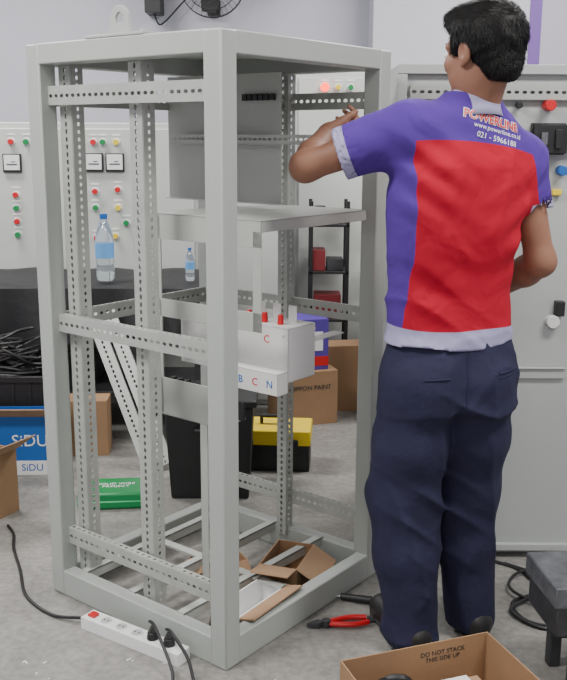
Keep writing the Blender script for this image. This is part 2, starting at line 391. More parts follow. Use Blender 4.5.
# ------------------------------------------------------------------ cartons
def carton(name,w,d,h,loc,rot,flaps=(60,60,60,60),mats=None,fl=.45,z0=0,t=.004,closed=False):
    mats=mats or [M_cord,M_cord2]
    e=empty(name,(loc[0],loc[1],z0),rot); b=MB()
    b.box(-w/2,w/2,-d/2,d/2,0,t)
    b.box(-w/2,w/2,-d/2,-d/2+t,t,h); b.box(-w/2,w/2,d/2-t,d/2,t,h); b.box(-w/2,-w/2+t,-d/2+t,d/2-t,t,h); b.box(w/2-t,w/2,-d/2+t,d/2-t,t,h)
    if closed:
        b.box(-w/2,w/2,-d/2,-.001,h,h+t); b.box(-w/2,w/2,.001,d/2,h,h+t)
    b.build('walls',mats[0],e,smooth=False)
    if not closed:
        b=MB()
        for k,(cx,cy,ang,ln,wd) in enumerate([(0,-d/2,-90,fl*d,w),(0,d/2,90,fl*d,w),(-w/2,0,180,fl*d,d),(w/2,0,0,fl*d,d)]):
            f=flaps[k]
            if f is None: continue
            M=Matrix.Translation((cx,cy,h))@Matrix.Rotation(R(ang),4,'Z')@Matrix.Rotation(R(f),4,'Y')
            b.box(0,ln,-wd/2+.002,wd/2-.002,-t,0,0,M)
        b.build('flaps',mats[1],e,smooth=False)
    return e
ang=math.atan2(.147,.409)
fc=carton('open_carton',.435,.30,.15,(.405,2.075),ang,(70,None,None,None),fl=.4)
b=MB(); b.box(-.19,.16,-.12,.10,.005,.06,0); b.tube([(-.15,.06,.07),(-.12,.08,.11),(-.08,.06,.12),(-.05,.08,.08)],.014,1,8,6); b.cyl((-.13,.05,.06),(-.13,.05,.125),.03,m=1); b.box(.02,.12,.03,.09,.06,.075,2)
b.build('carton_contents',[M_cord2,M_black,M_wprint],fc,bevel=.003)
text('carton_label','DO NOT STACK\nTHIS SIDE UP',.018,frameM((.08,.1455,.11),(1,0,0),(0,0,1)),M_dark,fc)
c=carton('paint_carton',.30,.26,.28,(.10,4.72),R(18),closed=True)
text('print','NIPPON PAINT',.034,frameM((0,-.1315,.2),(1,0,0),(0,0,1)),M_dark,c)
c=carton('paint_carton.001',.22,.16,.36,(.32,4.93),R(10),closed=True)
c=carton('purple_carton',.22,.2,.26,(.10,4.73),R(15),closed=True,mats=[M_purpleprint,M_purpleprint],z0=.286)
b=MB(); b.box(-.111,.111,-.1015,-.1005,.02,.07,0); b.box(-.05,.08,-.1025,-.1015,.10,.2,1); b.build('print_bands',[M_red,M_wprint],c)
c=carton('blue_carton',.42,.15,.27,(-1.235,3.93),R(2),(-35,None,40,-60),mats=[M_blue,M_cord2],fl=.6)
b=MB(); b.box(-.212,.212,-.0768,-.0753,.0,.065); b.build('white_band',M_wprint,c); text('print','SiDU',.075,frameM((.125,-.077,.155),(1,0,0),(0,0,1)),M_wprint,c); text('print_low','SiDU',.045,frameM((.13,-.0778,.033),(1,0,0),(0,0,1)),M_blue,c)
carton('brown_carton',.30,.26,.26,(-1.245,3.42),R(-28),(50,None,20,-35),fl=.5)
carton('brown_carton.001',.22,.14,.26,(-.93,4.18),R(3),closed=True)
def inC(a,bb): return (NX+a*.62-bb*.785, NY+a*.785+bb*.62)
carton('small_carton',.20,.13,.10,inC(.53,.20),ROT+R(20),(30,55,-10,40),fl=.7)
c=carton('white_carton',.26,.10,.085,inC(.25,.125),ROT+R(4),(-15,80,None,30),mats=[M_wprint,M_cord2],fl=.6)
text('print','CHINT   CHINT',.03,frameM((0,-.0505,.04),(1,0,0),(0,0,1)),M_blue,c)
text('print_end','CHINT',.03,frameM((-.1305,0,.045),(0,-1,0),(0,0,1)),M_blue,c)
carton('small_carton.001',.15,.12,.07,inC(.42,.40),ROT-R(25),(40,70,30,None),fl=.6)

e=empty('green_package',(-.68,3.56,0),R(6)); b=MB(); b.box(-.15,.15,-.09,.09,0,.07,0); b.box(-.151,.151,-.091,.091,.022,.045,1); b.build('pack',[M_green,mat('green_light',(.03,.4,.15),.4)],e,bevel=.012,seg=3)
text('print','SOLID WIRE\nPROJECT',.028,frameM((0,0,.071),(1,0,0),(0,1,0)),M_wprint,e)
e=empty('black_bin',(-.30,3.72,0)); b=MB(); b.add([(-.16,-.13,0),(.16,-.13,0),(.16,.13,0),(-.16,.13,0),(-.18,-.15,.40),(.18,-.15,.40),(.18,.15,.40),(-.18,.15,.40)],[(3,2,1,0),(4,5,6,7),(0,1,5,4),(1,2,6,5),(2,3,7,6),(3,0,4,7)])
b.box(-.195,.195,-.165,.165,.40,.43); b.box(-.06,.06,-.175,-.15,.3,.315); b.build('bin',M_black,e,bevel=.008)
e=empty('toolbox',(-.045,4.02,0),R(-4)); b=MB(); b.box(-.17,.17,-.1,.1,0,.12,0); b.box(-.175,.175,-.105,.105,.12,.19,1); b.box(-.12,-.08,-.112,-.1,.09,.15,0); b.box(.08,.12,-.112,-.1,.09,.15,0)
b.box(-.06,-.045,-.01,.01,.19,.225,0); b.box(.045,.06,-.01,.01,.19,.225,0); b.box(-.06,.06,-.012,.012,.22,.235,0); b.build('box',[M_black,M_yellow],e,bevel=.006)
e=empty('tool_rack',(.14,5.08,0)); b=MB()
for x in(0,.2):
    for y in(.0,.2): b.box(x,x+.02,y,y+.02,0,1.12,0)
for z in(.15,.45,.72,.98): b.box(0,.22,0,.22,z,z+.015,0)
b.box(.02,.09,.03,.18,.735,.85,1); b.box(.1,.19,.04,.16,.735,.80,2); b.box(.03,.18,.03,.18,.465,.6,1); b.cyl((.06,.1,.995),(.06,.1,1.09),.03,m=2); b.box(.1,.18,.05,.16,.995,1.06,1)
b.build('rack',[M_black,mat('dark_red',(.18,.015,.02),.5),M_dark],e,bevel=.002)
e=empty('wooden_bench',(.64,4.6,0)); b=MB(); b.box(-.14,1.2,0,.6,.78,.82,0)
for x in(-.12,1.1):
    for y in(.03,.52): b.box(x,x+.06,y,y+.05,0,.78,0)
b.box(-.1,1.1,.04,.06,.65,.76,0); b.box(-.1,.08,.1,.3,.82,.92,1); b.box(.2,.45,.1,.35,.82,1.0,1); b.box(-.12,1.15,.05,.55,.3,.32,0); b.build('bench',[M_wood,M_cord],e,bevel=.003)
b=MB(); b.rail((-.60,3.92,.03),(-.90,4.25,.66),(0,-1,.2),.06,.02); b.rail((-.52,3.92,.03),(-.82,4.25,.66),(0,-1,.2),.06,.02); b.build('punched_channel_stock',M_rail,smooth=False)

# ------------------------------------------------------------------ wall fan
e=empty('wall_fan',(-.45,6.0,2.38)); b=MB()
def ring(b,r,y,t,n=40): b.tube([(r*math.cos(2*math.pi*i/n),y,r*math.sin(2*math.pi*i/n)) for i in range(n)],t,0,6,1,closed=True)
for r,y in((.2,0),(.2,.03),(.16,-.035),(.11,-.05),(.05,-.058)): ring(b,r,y,.003)
for k in range(36):
    a=2*math.pi*k/36; c_,s_=math.cos(a),math.sin(a)
    b.tube([(.03*c_,-.058,.03*s_),(.11*c_,-.05,.11*s_),(.17*c_,-.032,.17*s_),(.2*c_,0,.2*s_)],.0014,0,4,3)
b.cyl((0,-.062,0),(0,-.05,0),.04); b.cyl((0,.03,0),(0,.12,0),.055,.045); b.cyl((0,.1,-.02),(0,.14,-.13),.018); b.box(-.04,.04,.13,.198,-.17,-.08)
for k in range(3):
    a=2*math.pi*k/3+.4; vs=[]
    for i in range(7):
        r=.03+.15*i/6; wd=.06*math.sin(math.pi*(i+1)/9)+.02
        for sgn in(-1,1): aa=a+sgn*wd/max(r,.06)*.7; vs.append((r*math.cos(aa),-.005+sgn*.016,r*math.sin(aa)))
    b.add(vs,[(2*i,2*i+1,2*i+3,2*i+2) for i in range(6)],0)
b.build('fan',M_black,e)
e=empty('wall_black_box',(-.82,6.1,2.31)); b=MB(); b.box(-.05,.05,-.08,.1,-.1,.14); b.cyl((0,-.09,.03),(0,-.08,.03),.04); b.tube([(0,0,-.1),(.04,.02,-.16),(.18,.04,-.02),(.3,.05,.1)],.006,0,6,8); b.build('black_box_body',M_black,e,bevel=.006)  # small black box on the wall with a cable, device not identified
e=empty('purple_banner',(1.75,5.837,0)); b=MB(); b.box(-.28,-.21,0,.0128,0.01,2.9,0); b.box(-.21,.3,0,.0128,.01,2.9,1); b.build('banner',[mat('banner_purple',(.16,.08,.32),.6),mat('banner_grey',(.40,.38,.45),.6)],e)

# ------------------------------------------------------------------ floor things
e=empty('power_strip',(-.437,2.475,0),math.atan2(.55,-.83)+math.pi); b=MB()
PS=e
b.box(-.19,.19,-.027,.027,.0,.038,0)
for k in range(5):
    x=-.11+.062*k; b.cyl((x,0,.038),(x,0,.0395),.021,m=0,n=24); b.cyl((x,0,.0385),(x,0,.0402),.017,m=2,n=24)
    b.cyl((x-.007,0,.040),(x-.007,0,.0408),.003,m=3,n=8); b.cyl((x+.007,0,.040),(x+.007,0,.0408),.003,m=3,n=8)
b.box(-.175,-.15,-.012,.012,.038,.046,1); b.build('strip',[M_wprint,M_red,mat('socket_grey',(.45,.45,.45),.5),M_black],e,bevel=.004)
b=MB()
for x,y in((.075,0),(.137,0)):
    b.cyl((x,y,.04),(x,y,.062),.018,.015); b.cyl((x,y,.062),(x+.01,y-.01,.085),.012,.007)
b.build('plugs',M_black,e,bevel=.002)
b=MB()
b.tube([(-.33,2.405,.085),(-.31,2.36,.10),(-.26,2.30,.06),(-.235,2.25,.01),(-.20,2.19,.006),(-.1,2.0,.006)],.0048)
b.tube([(-.385,2.45,.085),(-.36,2.40,.09),(-.30,2.28,.03),(-.29,2.2,.006),(-.2,2.05,.006)],.0048)
b.tube([(-1.05,3.30,.006),(-1.005,3.22,.006),(-.97,3.10,.006),(-.90,2.93,.006),(-.83,2.75,.006),(-.72,2.63,.006),(-.62,2.585,.02),(-.595,2.58,.02)],.0055)
o_=b.build('power_cable',M_black); keep_parent(o_,PS)
b=MB()
b.tube([(.74,3.02,.006),(.82,2.95,.006),(.84,2.80,.006),(.74,2.72,.006),(.76,2.60,.006),(.9,2.56,.006),(1.1,2.58,.006)],.006)
b.tube([(.78,3.0,.006),(.90,2.85,.014),(.80,2.74,.014),(.72,2.66,.012),(.80,2.56,.006),(.95,2.62,.006)],.006)
b.tube([(.95,2.98,.006),(.80,2.90,.02),(.75,2.78,.02),(.86,2.66,.012),(1.0,2.55,.006)],.005)
b.build('black_cable',M_black)
def pliers(i,x,y,rot):
    e=empty('pliers' if i==0 else 'pliers.%03d'%i,(x,y,0),rot); b=MB()
    for s in(-1,1):
        b.tube([(.0,0,.012),(-.03,s*.012,.012),(-.08,s*.022,.012),(-.13,s*.014,.012)],.0085,0,10,6); b.tube([(-.132,s*.0135,.012),(-.15,s*.008,.012)],.006,1,8,3)
        b.add([(0,0,.004),(.025,s*.013,.004),(.06,s*.003,.006),(.06,0,.006),(0,0,.02),(.025,s*.013,.02),(.06,s*.003,.016),(.06,0,.016)],[(0,1,2,3),(7,6,5,4),(0,4,5,1),(1,5,6,2),(2,6,7,3),(3,7,4,0)],1)
    b.cyl((0,0,.002),(0,0,.023),.014,m=1); b.build('pliers_body',[M_red,M_dark],e)
pliers(0,.135,2.575,R(190)); pliers(1,.47,2.96,R(70))
e=empty('screwdriver',(.19,2.74,0),R(165)); b=MB(); b.cyl((-.1,0,.014),(0,0,.014),.013,.011,m=0); b.cyl((0,0,.014),(.1,0,.008),.003,m=1); b.cyl((-.11,0,.014),(-.1,0,.014),.009,.013,m=0); b.build('driver',[M_black,M_steel],e,bevel=.002)
b=MB()
for k in range(26):
    x=random.uniform(-.75,-.3);y=random.uniform(2.15,2.4)
    if k>13: x=random.uniform(-.2,.35); y=random.uniform(2.1,2.3)
    s=random.uniform(.002,.004); b.cyl((x,y,0.0005),(x+random.uniform(-.012,.012),y+random.uniform(-.01,.01),s),s*.7,s*.4,n=5)
b.build('floor_debris',M_wprint)
e=empty('metal_stool',(.82,2.31,0),R(6)); b=MB()
b.box(-.13,.2,-.12,.10,.275,.335,0); b.box(-.12,.19,-.11,.09,.19,.275,1); b.box(-.03,.1,-.05,.05,.335,.35,0)
for x in(-.06,.15):
    for y in(-.09,.055): b.box(x,x+.035,y,y+.035,0,.19,1)
b.box(-.05,.18,-.08,-.065,.08,.10,1); b.box(-.05,.18,.065,.08,.08,.10,1); b.build('stool',[M_stool,M_dark],e,bevel=.005)

# ------------------------------------------------------------------ SDF helpers for the figure
def rc(P,a,b,r0,r1):
    a=np.array(a,float);b=np.array(b,float);d=b-a; t=np.clip(((P-a)@d)/(d@d),0,1)
    return np.linalg.norm(P-(a+t[:,None]*d),axis=1)-(r0+(r1-r0)*t)
def ell(P,c,r):
    q=P-np.array(c,float); r=np.array(r,float); k0=np.linalg.norm(q/r,axis=1); k1=np.linalg.norm(q/(r*r),axis=1)+1e-9
    return k0*(k0-1)/k1
def smin(a,b,k):
    h=np.clip(.5+.5*(b-a)/k,0,1); return b*(1-h)+a*h-k*h*(1-h)
def smax(a,b,k): return -smin(-a,-b,k)
def sect(P,S,yaw,pw=2.3):
    S=np.array(S); z=P[:,2]; I=lambda k:np.interp(z,S[:,0],S[:,k])
    dx=P[:,0]-I(1);dy=P[:,1]-I(2);c,s=math.cos(yaw),math.sin(yaw); l=dx*c+dy*s;f=-dx*s+dy*c; rl,rf=I(3),I(4)
    q=(np.abs(l/rl)**pw+np.abs(f/rf)**pw)**(1/pw); d=(q-1)*np.minimum(rl,rf)
    return np.maximum(np.maximum(d,S[0,0]-z),z-S[-1,0])
def nets(fn,lo,hi,h):
    ax=[np.arange(lo[i],hi[i]+h,h) for i in range(3)]; G=np.stack(np.meshgrid(*ax,indexing='ij'),-1); shp=G.shape[:3]
    F=fn(G.reshape(-1,3)).reshape(shp); s=F<0
    c=np.zeros([n-1 for n in shp],int)
    for i in(0,1):
        for j in(0,1):
            for k in(0,1): c+=s[i:shp[0]-1+i,j:shp[1]-1+j,k:shp[2]-1+k]
    act=(c>0)&(c<8); idx=-np.ones(act.shape,int); C=np.argwhere(act); idx[act]=np.arange(len(C))
    pos=np.zeros((len(C),3)); cnt=np.zeros(len(C))
    cor=[(i,j,k) for i in(0,1) for j in(0,1) for k in(0,1)]
    for a in cor:
        for d in range(3):
            if a[d]: continue
            bq=list(a); bq[d]=1; A_=C+np.array(a); B_=C+np.array(bq)
            fa=F[A_[:,0],A_[:,1],A_[:,2]]; fb=F[B_[:,0],B_[:,1],B_[:,2]]; cr=(fa<0)!=(fb<0)
            t=np.where(cr,fa/np.where(cr,fa-fb,1),0); p_=A_.astype(float); p_[:,d]+=t; pos[cr]+=p_[cr]; cnt[cr]+=1
    pos/=cnt[:,None]; V=np.array(lo)+pos*h; faces=[]
    for d in range(3):
        u,v=(d+1)%3,(d+2)%3
        sl0=[slice(None)]*3;sl1=[slice(None)]*3; sl0[d]=slice(0,-1);sl1[d]=slice(1,None)
        cr=np.argwhere(s[tuple(sl0)]!=s[tuple(sl1)])
        ok=(cr[:,u]>0)&(cr[:,v]>0)&(cr[:,u]<shp[u]-1)&(cr[:,v]<shp[v]-1); cr=cr[ok]
        sg=s[cr[:,0],cr[:,1],cr[:,2]]
        def g(du,dv): q=cr.copy(); q[:,u]-=du; q[:,v]-=dv; return idx[q[:,0],q[:,1],q[:,2]]
        Q=np.stack([g(1,1),g(0,1),g(0,0),g(1,0)],1); Q[~sg]=Q[~sg][:,::-1]; faces.append(Q)
    return V,np.concatenate(faces)
def netobj(name,fn,lo,hi,h,mt,parent,off,relax=1):
    V,Fc=nets(fn,lo,hi,h); V=V-np.array(off)
    me=bpy.data.meshes.new(name); me.from_pydata(V.tolist(),[],Fc.tolist()); me.update(); me.materials.append(mt)
    me.polygons.foreach_set('use_smooth',[True]*len(me.polygons))
    ob=bpy.data.objects.new(name,me); COL.objects.link(ob); ob.parent=parent
    if relax: sm=ob.modifiers.new('sm','SMOOTH'); sm.iterations=relax; sm.factor=.5
    return ob,V
def ridge(P,k,ph,warp):
    w=np.sin(P@np.array(warp)+ph*1.7)*1.2+np.sin(P@np.array(warp[::-1])*1.9+ph)*.7
    return (1-np.abs(np.sin(P@np.array(k)+w+ph)))**2
def patch(P,ph,k=14):
    return np.clip(np.sin(P[:,0]*k+P[:,2]*k*.45+ph)*np.sin(P[:,1]*k*.8-P[:,2]*k*.7+ph*2)+.25,0,1)

# ------------------------------------------------------------------ man
MO=(.46,2.5,0.); MAN=empty('man',MO)
YAW=math.atan2(.31,.95); cy_,sy_=math.cos(YAW),math.sin(YAW)
SH_L=(.320,2.455,1.480); EL_L=(.055,2.50,1.385); WR_L=(.122,2.745,1.472)
SH_R=(.640,2.56,1.405); EL_R=(.708,2.54,1.13); WR_R=(.64,2.74,1.02)
torso=[(.885,.458,2.515,.184,.126),(.95,.457,2.515,.180,.122),(1.05,.453,2.51,.175,.114),(1.15,.455,2.505,.180,.114),(1.30,.461,2.50,.195,.120),(1.39,.470,2.502,.191,.116),(1.46,.479,2.507,.148,.098),(1.52,.484,2.507,.095,.076),(1.575,.488,2.505,.066,.064)]
def lerp(a,b,t): return tuple(a[i]+(b[i]-a[i])*t for i in range(3))
CL=lerp(SH_L,EL_L,.66); CR=lerp(SH_R,EL_R,.52)
def along(P,a,b): a=np.array(a);b=np.array(b); d=(b-a)/np.linalg.norm(b-a); return (P-a)@d
def sleeves(P):
    out=[]
    for S_,C_,r0,r1 in((SH_L,CL,.076,.068),(SH_R,CR,.070,.062)):
        d=rc(P,S_,lerp(S_,C_,1.25),r0,r1); L=np.linalg.norm(np.array(C_)-np.array(S_)); t=along(P,S_,C_)
        d=np.maximum(d,t-L); inner=np.maximum(rc(P,S_,lerp(S_,C_,1.4),r0-.007,r1-.007),(L-.035)-t); d=np.maximum(d,-inner); out.append(d)
    return out
def f_shirt(P):
    d=sect(P,torso,YAW,2.3)
    d=smin(d,rc(P,(.452,2.49,1.495),(.335,2.46,1.48),.062,.064),.06)
    d=smin(d,rc(P,(.522,2.52,1.485),(.63,2.555,1.405),.062,.066),.06)
    d=smin(d,rc(P,(.40,2.45,1.36),(.39,2.455,1.20),.055,.05),.09); d=smin(d,rc(P,(.55,2.49,1.36),(.53,2.47,1.22),.055,.05),.09)
    a,b_=sleeves(P); d=smin(d,a,.045); d=smin(d,b_,.03)
    z=P[:,2]
    amp=.003+.007*np.clip((1.2-z)/.25,0,1)
    d=d-amp*(ridge(P,(9,6,20),.3,(5,3,9))-.35)*(.3+.6*patch(P,.5,10))-.006*(ridge(P,(17,9,-15),1.9,(4,7,6))-.3)*patch(P,1.8,10)
    d=d-.0045*np.exp(-((P[:,0]-.37)/.09)**2-((z-1.38)/.12)**2)*np.sin(P[:,0]*55+z*80)
    d=d-.0045*np.exp(-((P[:,0]-.62)/.07)**2-((z-1.25)/.12)**2)*np.sin(P[:,0]*45-z*70)
    d=d-.004*np.exp(-((P[:,0]-.40)/.08)**2-((z-1.08)/.10)**2)*np.sin(P[:,0]*40+z*60)
    hemw=np.clip((.95-z)/.05,0,1); d=d-.004*hemw
    d=np.maximum(d,(.912+.006*np.sin(P[:,0]*22))-z)
    return d
shirt,SV=netobj('shirt',f_shirt,(.08,2.30,.89),(.80,2.72,1.62),.0052,M_shirt,MAN,MO,2)
W=SV+np.array(MO); dx=W[:,0]-.462; dy=W[:,1]-2.505; l=dx*cy_+dy*sy_; f=-dx*sy_+dy*cy_; z=W[:,2]
lb=np.interp(z,[.9,1.0,1.14,1.3,1.43,1.5],[-.170,-.165,-.157,-.16,-.165,-.17]); rb=np.interp(z,[.9,1.15,1.3,1.45],[.30,.30,.20,.165])
yoke=1.452-.10*l-.5*(l**2); slL,slR=sleeves(W)
red=np.minimum(np.minimum(l-lb,rb-l),yoke-z)
hem=(.962+.006*np.sin(l*14)-.05*l)-z
tL=along(W,SH_L,CL)-(np.linalg.norm(np.array(CL)-np.array(SH_L))-.03); tR=along(W,SH_R,CR)-(np.linalg.norm(np.array(CR)-np.array(SH_R))-.022)
tL=np.where(slL<.02,tL,-1); tR=np.where((slR<.015)&(z<1.4)&(l>.18),tR,-1)
trim=np.maximum(np.maximum(hem,tL),tR)
for nm,arr in(('red_zone',red),('trim_zone',trim)):
    at=shirt.data.attributes.new(nm,'FLOAT','POINT'); at.data.foreach_set('value',arr.astype(np.float32))
# collar
HC=Vector((.506,2.480,1.676)); HF=Vector((-.68,.73,-.08)).normalized(); HL=Vector((0,0,1)).cross(HF).normalized(); HU=HF.cross(HL)
b=MB(); n=40; vs=[];fs=[]
for j,(r,zz,) in enumerate([(.070,1.543),(.068,1.58),(.062,1.605),(.060,1.60),(.067,1.572),(.075,1.543),(.083,1.522)]):
    for i in range(n):
        a=2*math.pi*i/n; dl=r*math.cos(a); df=r*math.sin(a)
        open_=max(0,math.sin(a)-.75)
        vs.append((.492+dl*cy_-df*sy_-MO[0],2.50+dl*sy_+df*cy_-MO[1],zz-.05*(math.sin(a)+1)*.5-open_*.05))
for j in range(6):
    for i in range(n): fs.append((j*n+i,j*n+(i+1)%n,(j+1)*n+(i+1)%n,(j+1)*n+i))
b.add(vs,fs); o_=b.build('collar',M_collar,MAN); sm=o_.modifiers.new('s','SOLIDIFY'); sm.thickness=.003
# lettering on the back, draped over the cloth
bpy.context.view_layer.update(); dg=bpy.context.evaluated_depsgraph_get()
me_=shirt.evaluated_get(dg).to_mesh(); bvh=BVHTree.FromPolygons([v.co.copy() for v in me_.vertices],[tuple(p.vertices) for p in me_.polygons])
def drape(name,s,size,lc,zc,tilt,mt,off=.0018,bold=0.):
    me=textmesh(s,size,0.0,offset=bold); ct,st=math.cos(tilt),math.sin(tilt); F=Vector((-sy_,cy_,0))
    for v in me.vertices:
        x=v.co.x*ct-v.co.y*st; y=v.co.x*st+v.co.y*ct; ll=lc+x; zz=zc+y
        o=Vector((.465-MO[0]+ll*cy_,2.505-MO[1]+ll*sy_,zz))-F*.4
        h,nrm,_,_=bvh.ray_cast(o,F); v.co=(h-F*off) if h else o+F*.3
    me.materials.clear(); me.materials.append(mt); ob=bpy.data.objects.new(name,me); COL.objects.link(ob); ob.parent=MAN
drape('back_logo_edge','POWERLINE',.030,.04,1.506,R(-14),M_wprint,.0016,.0022); drape('back_logo','POWERLINE',.030,.04,1.506,R(-14),M_red,.0030,.0006); drape('back_print_1','www.powerline.co.id',.017,.055,1.480,R(-14),M_wprint); drape('back_print_2','021 - 5966188',.020,.048,1.459,R(-14),M_wprint)
# trousers
YP=math.atan2(.2,.97)
pel=[(.74,.460,2.505,.165,.12),(.82,.460,2.508,.177,.125),(.90,.460,2.512,.175,.12),(.955,.458,2.514,.168,.11)]
LL=[((.380,2.485,.80),.110),((.362,2.495,.62),.108),((.352,2.515,.46),.105),((.360,2.50,.28),.095),((.382,2.475,.05),.080)]
RL=[((.538,2.525,.80),.110),((.542,2.54,.62),.102),((.542,2.56,.46),.093),((.546,2.57,.28),.082),((.572,2.56,.05),.074)]
def f_tr(P):
    z=P[:,2]; d=sect(P,pel,YP,2.3); legs=[]
    for Lg in(LL,RL):
        q=None
        for (a,ra),(b_,rb_) in zip(Lg[:-1],Lg[1:]):
            e_=rc(P,a,b_,ra,rb_); q=e_ if q is None else smin(q,e_,.03)
        legs.append(q)
    lg=smin(legs[0],legs[1],.008); d=smin(d,lg,.05)
    d=smin(d,ell(P,(.405,2.435,.80),(.085,.06,.09)),.05); d=smin(d,ell(P,(.53,2.465,.80),(.085,.06,.09)),.05)
    kn=np.exp(-((z-.47)/.10)**2); an=np.clip((.26-z)/.2,0,1); hp=np.exp(-((z-.72)/.08)**2)
    d=d-(.004+.012*kn+.016*an+.012*hp)*(ridge(P,(14,9,26),.7,(7,5,6))-.4)*patch(P,.9,11)
    d=d-(.005+.008*an)*(ridge(P,(-22,9,13),2.2,(5,8,7))-.3)*patch(P,2.3,9)-.007*(ridge(P,(20,13,3.5),1.1,(3,3,5))-.35)
    d=np.maximum(d,.022-z+.006*np.sin(P[:,0]*40+P[:,1]*30))
    return d
tr,_=netobj('trousers',f_tr,(.20,2.30,0.0),(.70,2.72,.97),.0055,M_trouser,MAN,MO,2)
bpy.context.view_layer.update(); dg=bpy.context.evaluated_depsgraph_get()
mt_=tr.evaluated_get(dg).to_mesh(); bvt=BVHTree.FromPolygons([v.co.copy() for v in mt_.vertices],[tuple(p.vertices) for p in mt_.polygons])
b=MB()
F=Vector((-math.sin(YP),math.cos(YP),0))
def seam(pts,r):
    Q=[]
    for (x0,z0),(x1,z1) in zip(pts[:-1],pts[1:]):
        for k in range(12):
            t=k/12; o=Vector((x0+(x1-x0)*t-MO[0],0,z0+(z1-z0)*t))-F*.5; h,_,_,_=bvt.ray_cast(o,F)
            if h: Q.append(h-F*r*.4)
    if len(Q)>2: b.tube(Q,r,0,5,1)
seam([(.56,.845),(.635,.85)],.0028); seam([(.56,.832),(.635,.837),(.635,.852)],.0018); seam([(.345,.835),(.42,.84)],.0028); seam([(.47,.90),(.468,.74)],.0018)
b.build('trouser_seams',M_trouser,MAN)
def f_shoe(P):
    d=None
    for (h,t) in(((.392,2.435),(.315,2.64)),((.582,2.525),(.575,2.74))):
        e_=rc(P,(h[0],h[1],.045),(t[0],t[1],.034),.042,.036); m_=lerp((*h,0),(*t,0),.55)
        e_=smin(e_,rc(P,(m_[0],m_[1],.03),(t[0],t[1],.03),.045,.04),.02); e_=smin(e_,rc(P,(h[0],h[1],.05),(h[0]-.01,h[1]+.03,.11),.04,.04),.03)
        d=e_ if d is None else np.minimum(d,e_)
    return np.maximum(d,.012-P[:,2])
netobj('shoes',f_shoe,(.24,2.36,0),(.66,2.84,.17),.005,M_shoe,MAN,MO,1)
b=MB()
for (h,t) in(((.392,2.435),(.315,2.64)),((.582,2.525),(.575,2.74))):
    h=Vector(h);t=Vector(t);d=(t-h).normalized();nn=Vector((-d.y,d.x)); ring_=[]
    for i in range(24):
        a=2*math.pi*i/24; ca=math.cos(a); c0=h.lerp(t,max(0,min(1,.5+.9*ca))); r=.044; ring_.append(c0+d*ca*r+nn*math.sin(a)*(r if ca>-.2 else .04))
    vs=[(q.x-MO[0],q.y-MO[1],zz) for zz in(0.0,.016) for q in ring_]; b.add(vs,[(i,(i+1)%24,24+(i+1)%24,24+i) for i in range(24)]+[tuple(range(24))[::-1],tuple(range(24,48))])
b.build('soles',M_sole,MAN,bevel=.002)

# arms + hands
def hand_sdf(P,wr,fw,thumb,curl,spread=1.):
    fw=Vector(fw).normalized(); th=Vector(thumb); th=(th-fw*th.dot(fw)).normalized(); up=fw.cross(th)
    B=np.array([list(fw),list(th),list(up)]); Q=(P-np.array(wr))@B.T
    d=None
    K=[(.088,.030,.004),(.093,.009,.006),(.089,-.012,.004),(.080,-.031,0)]
    for k,r1 in zip(K,(.0125,.0125,.012,.011)):
        e_=rc(Q,(.0,k[1]*.55,0),k,.017,r1); d=e_ if d is None else smin(d,e_,.012)
    d=smin(d,rc(Q,(.012,.018,-.004),(.05,.036,-.010),.017,.014),.012)
    Ls=[(.042,.026,.020),(.046,.029,.021),(.042,.027,.020),(.033,.021,.018)]; rr=[.0090,.0092,.0088,.0078]
    fing=None
    for i in range(4):
        p0=np.array(K[i]); ang=0; sp=math.radians((6,1,-5,-11)[i]*spread); prev=p0
        for j in range(3):
            ang+=math.radians(curl[j]*(1+.08*i)); dr=np.array([math.cos(ang)*math.cos(sp),math.sin(sp),-math.sin(ang)]); nx_=prev+dr*Ls[i][j]
            e_=rc(Q,prev,nx_,rr[i]*(1-.07*j),rr[i]*(.95-.08*(j+1))); 
            if j==0: fi=e_
            else: fi=smin(fi,e_,.004)
            prev=nx_
        fing=fi if fing is None else np.minimum(fing,fi)
    tpts=[(.045,.036,-.008),(.075,.052,-.014),(.102,.058,-.020)]
    fi=smin(rc(Q,tpts[0],tpts[1],.0125,.0105),rc(Q,tpts[1],tpts[2],.0105,.008),.004); fing=np.minimum(fing,fi)
    return smin(d,fing,.007)
def f_armL(P):
    d=smin(rc(P,lerp(SH_L,EL_L,.3),EL_L,.047,.037),rc(P,EL_L,lerp(EL_L,WR_L,.35),.037,.040),.03)
    d=smin(d,rc(P,lerp(EL_L,WR_L,.3),WR_L,.040,.027),.02)
    d=smin(d,hand_sdf(P,WR_L,(.66,.72,.10),(.55,-.50,.66),(28,46,36),.5),.015); return d
netobj('left_arm',f_armL,(0,2.40,1.30),(.36,2.97,1.60),.0032,M_skin,MAN,MO,1)
def f_armR(P):
    d=smin(rc(P,lerp(SH_R,EL_R,.3),EL_R,.046,.038),rc(P,EL_R,lerp(EL_R,WR_R,.35),.038,.041),.03)
    d=smin(d,rc(P,lerp(EL_R,WR_R,.3),WR_R,.041,.026),.02)
    d=smin(d,hand_sdf(P,WR_R,(-.75,.35,-.25),(0.1,.1,1),(25,35,30)),.015); return d
netobj('right_arm',f_armR,(.42,2.46,.90),(.78,2.90,1.40),.0038,M_skin,MAN,MO,1)

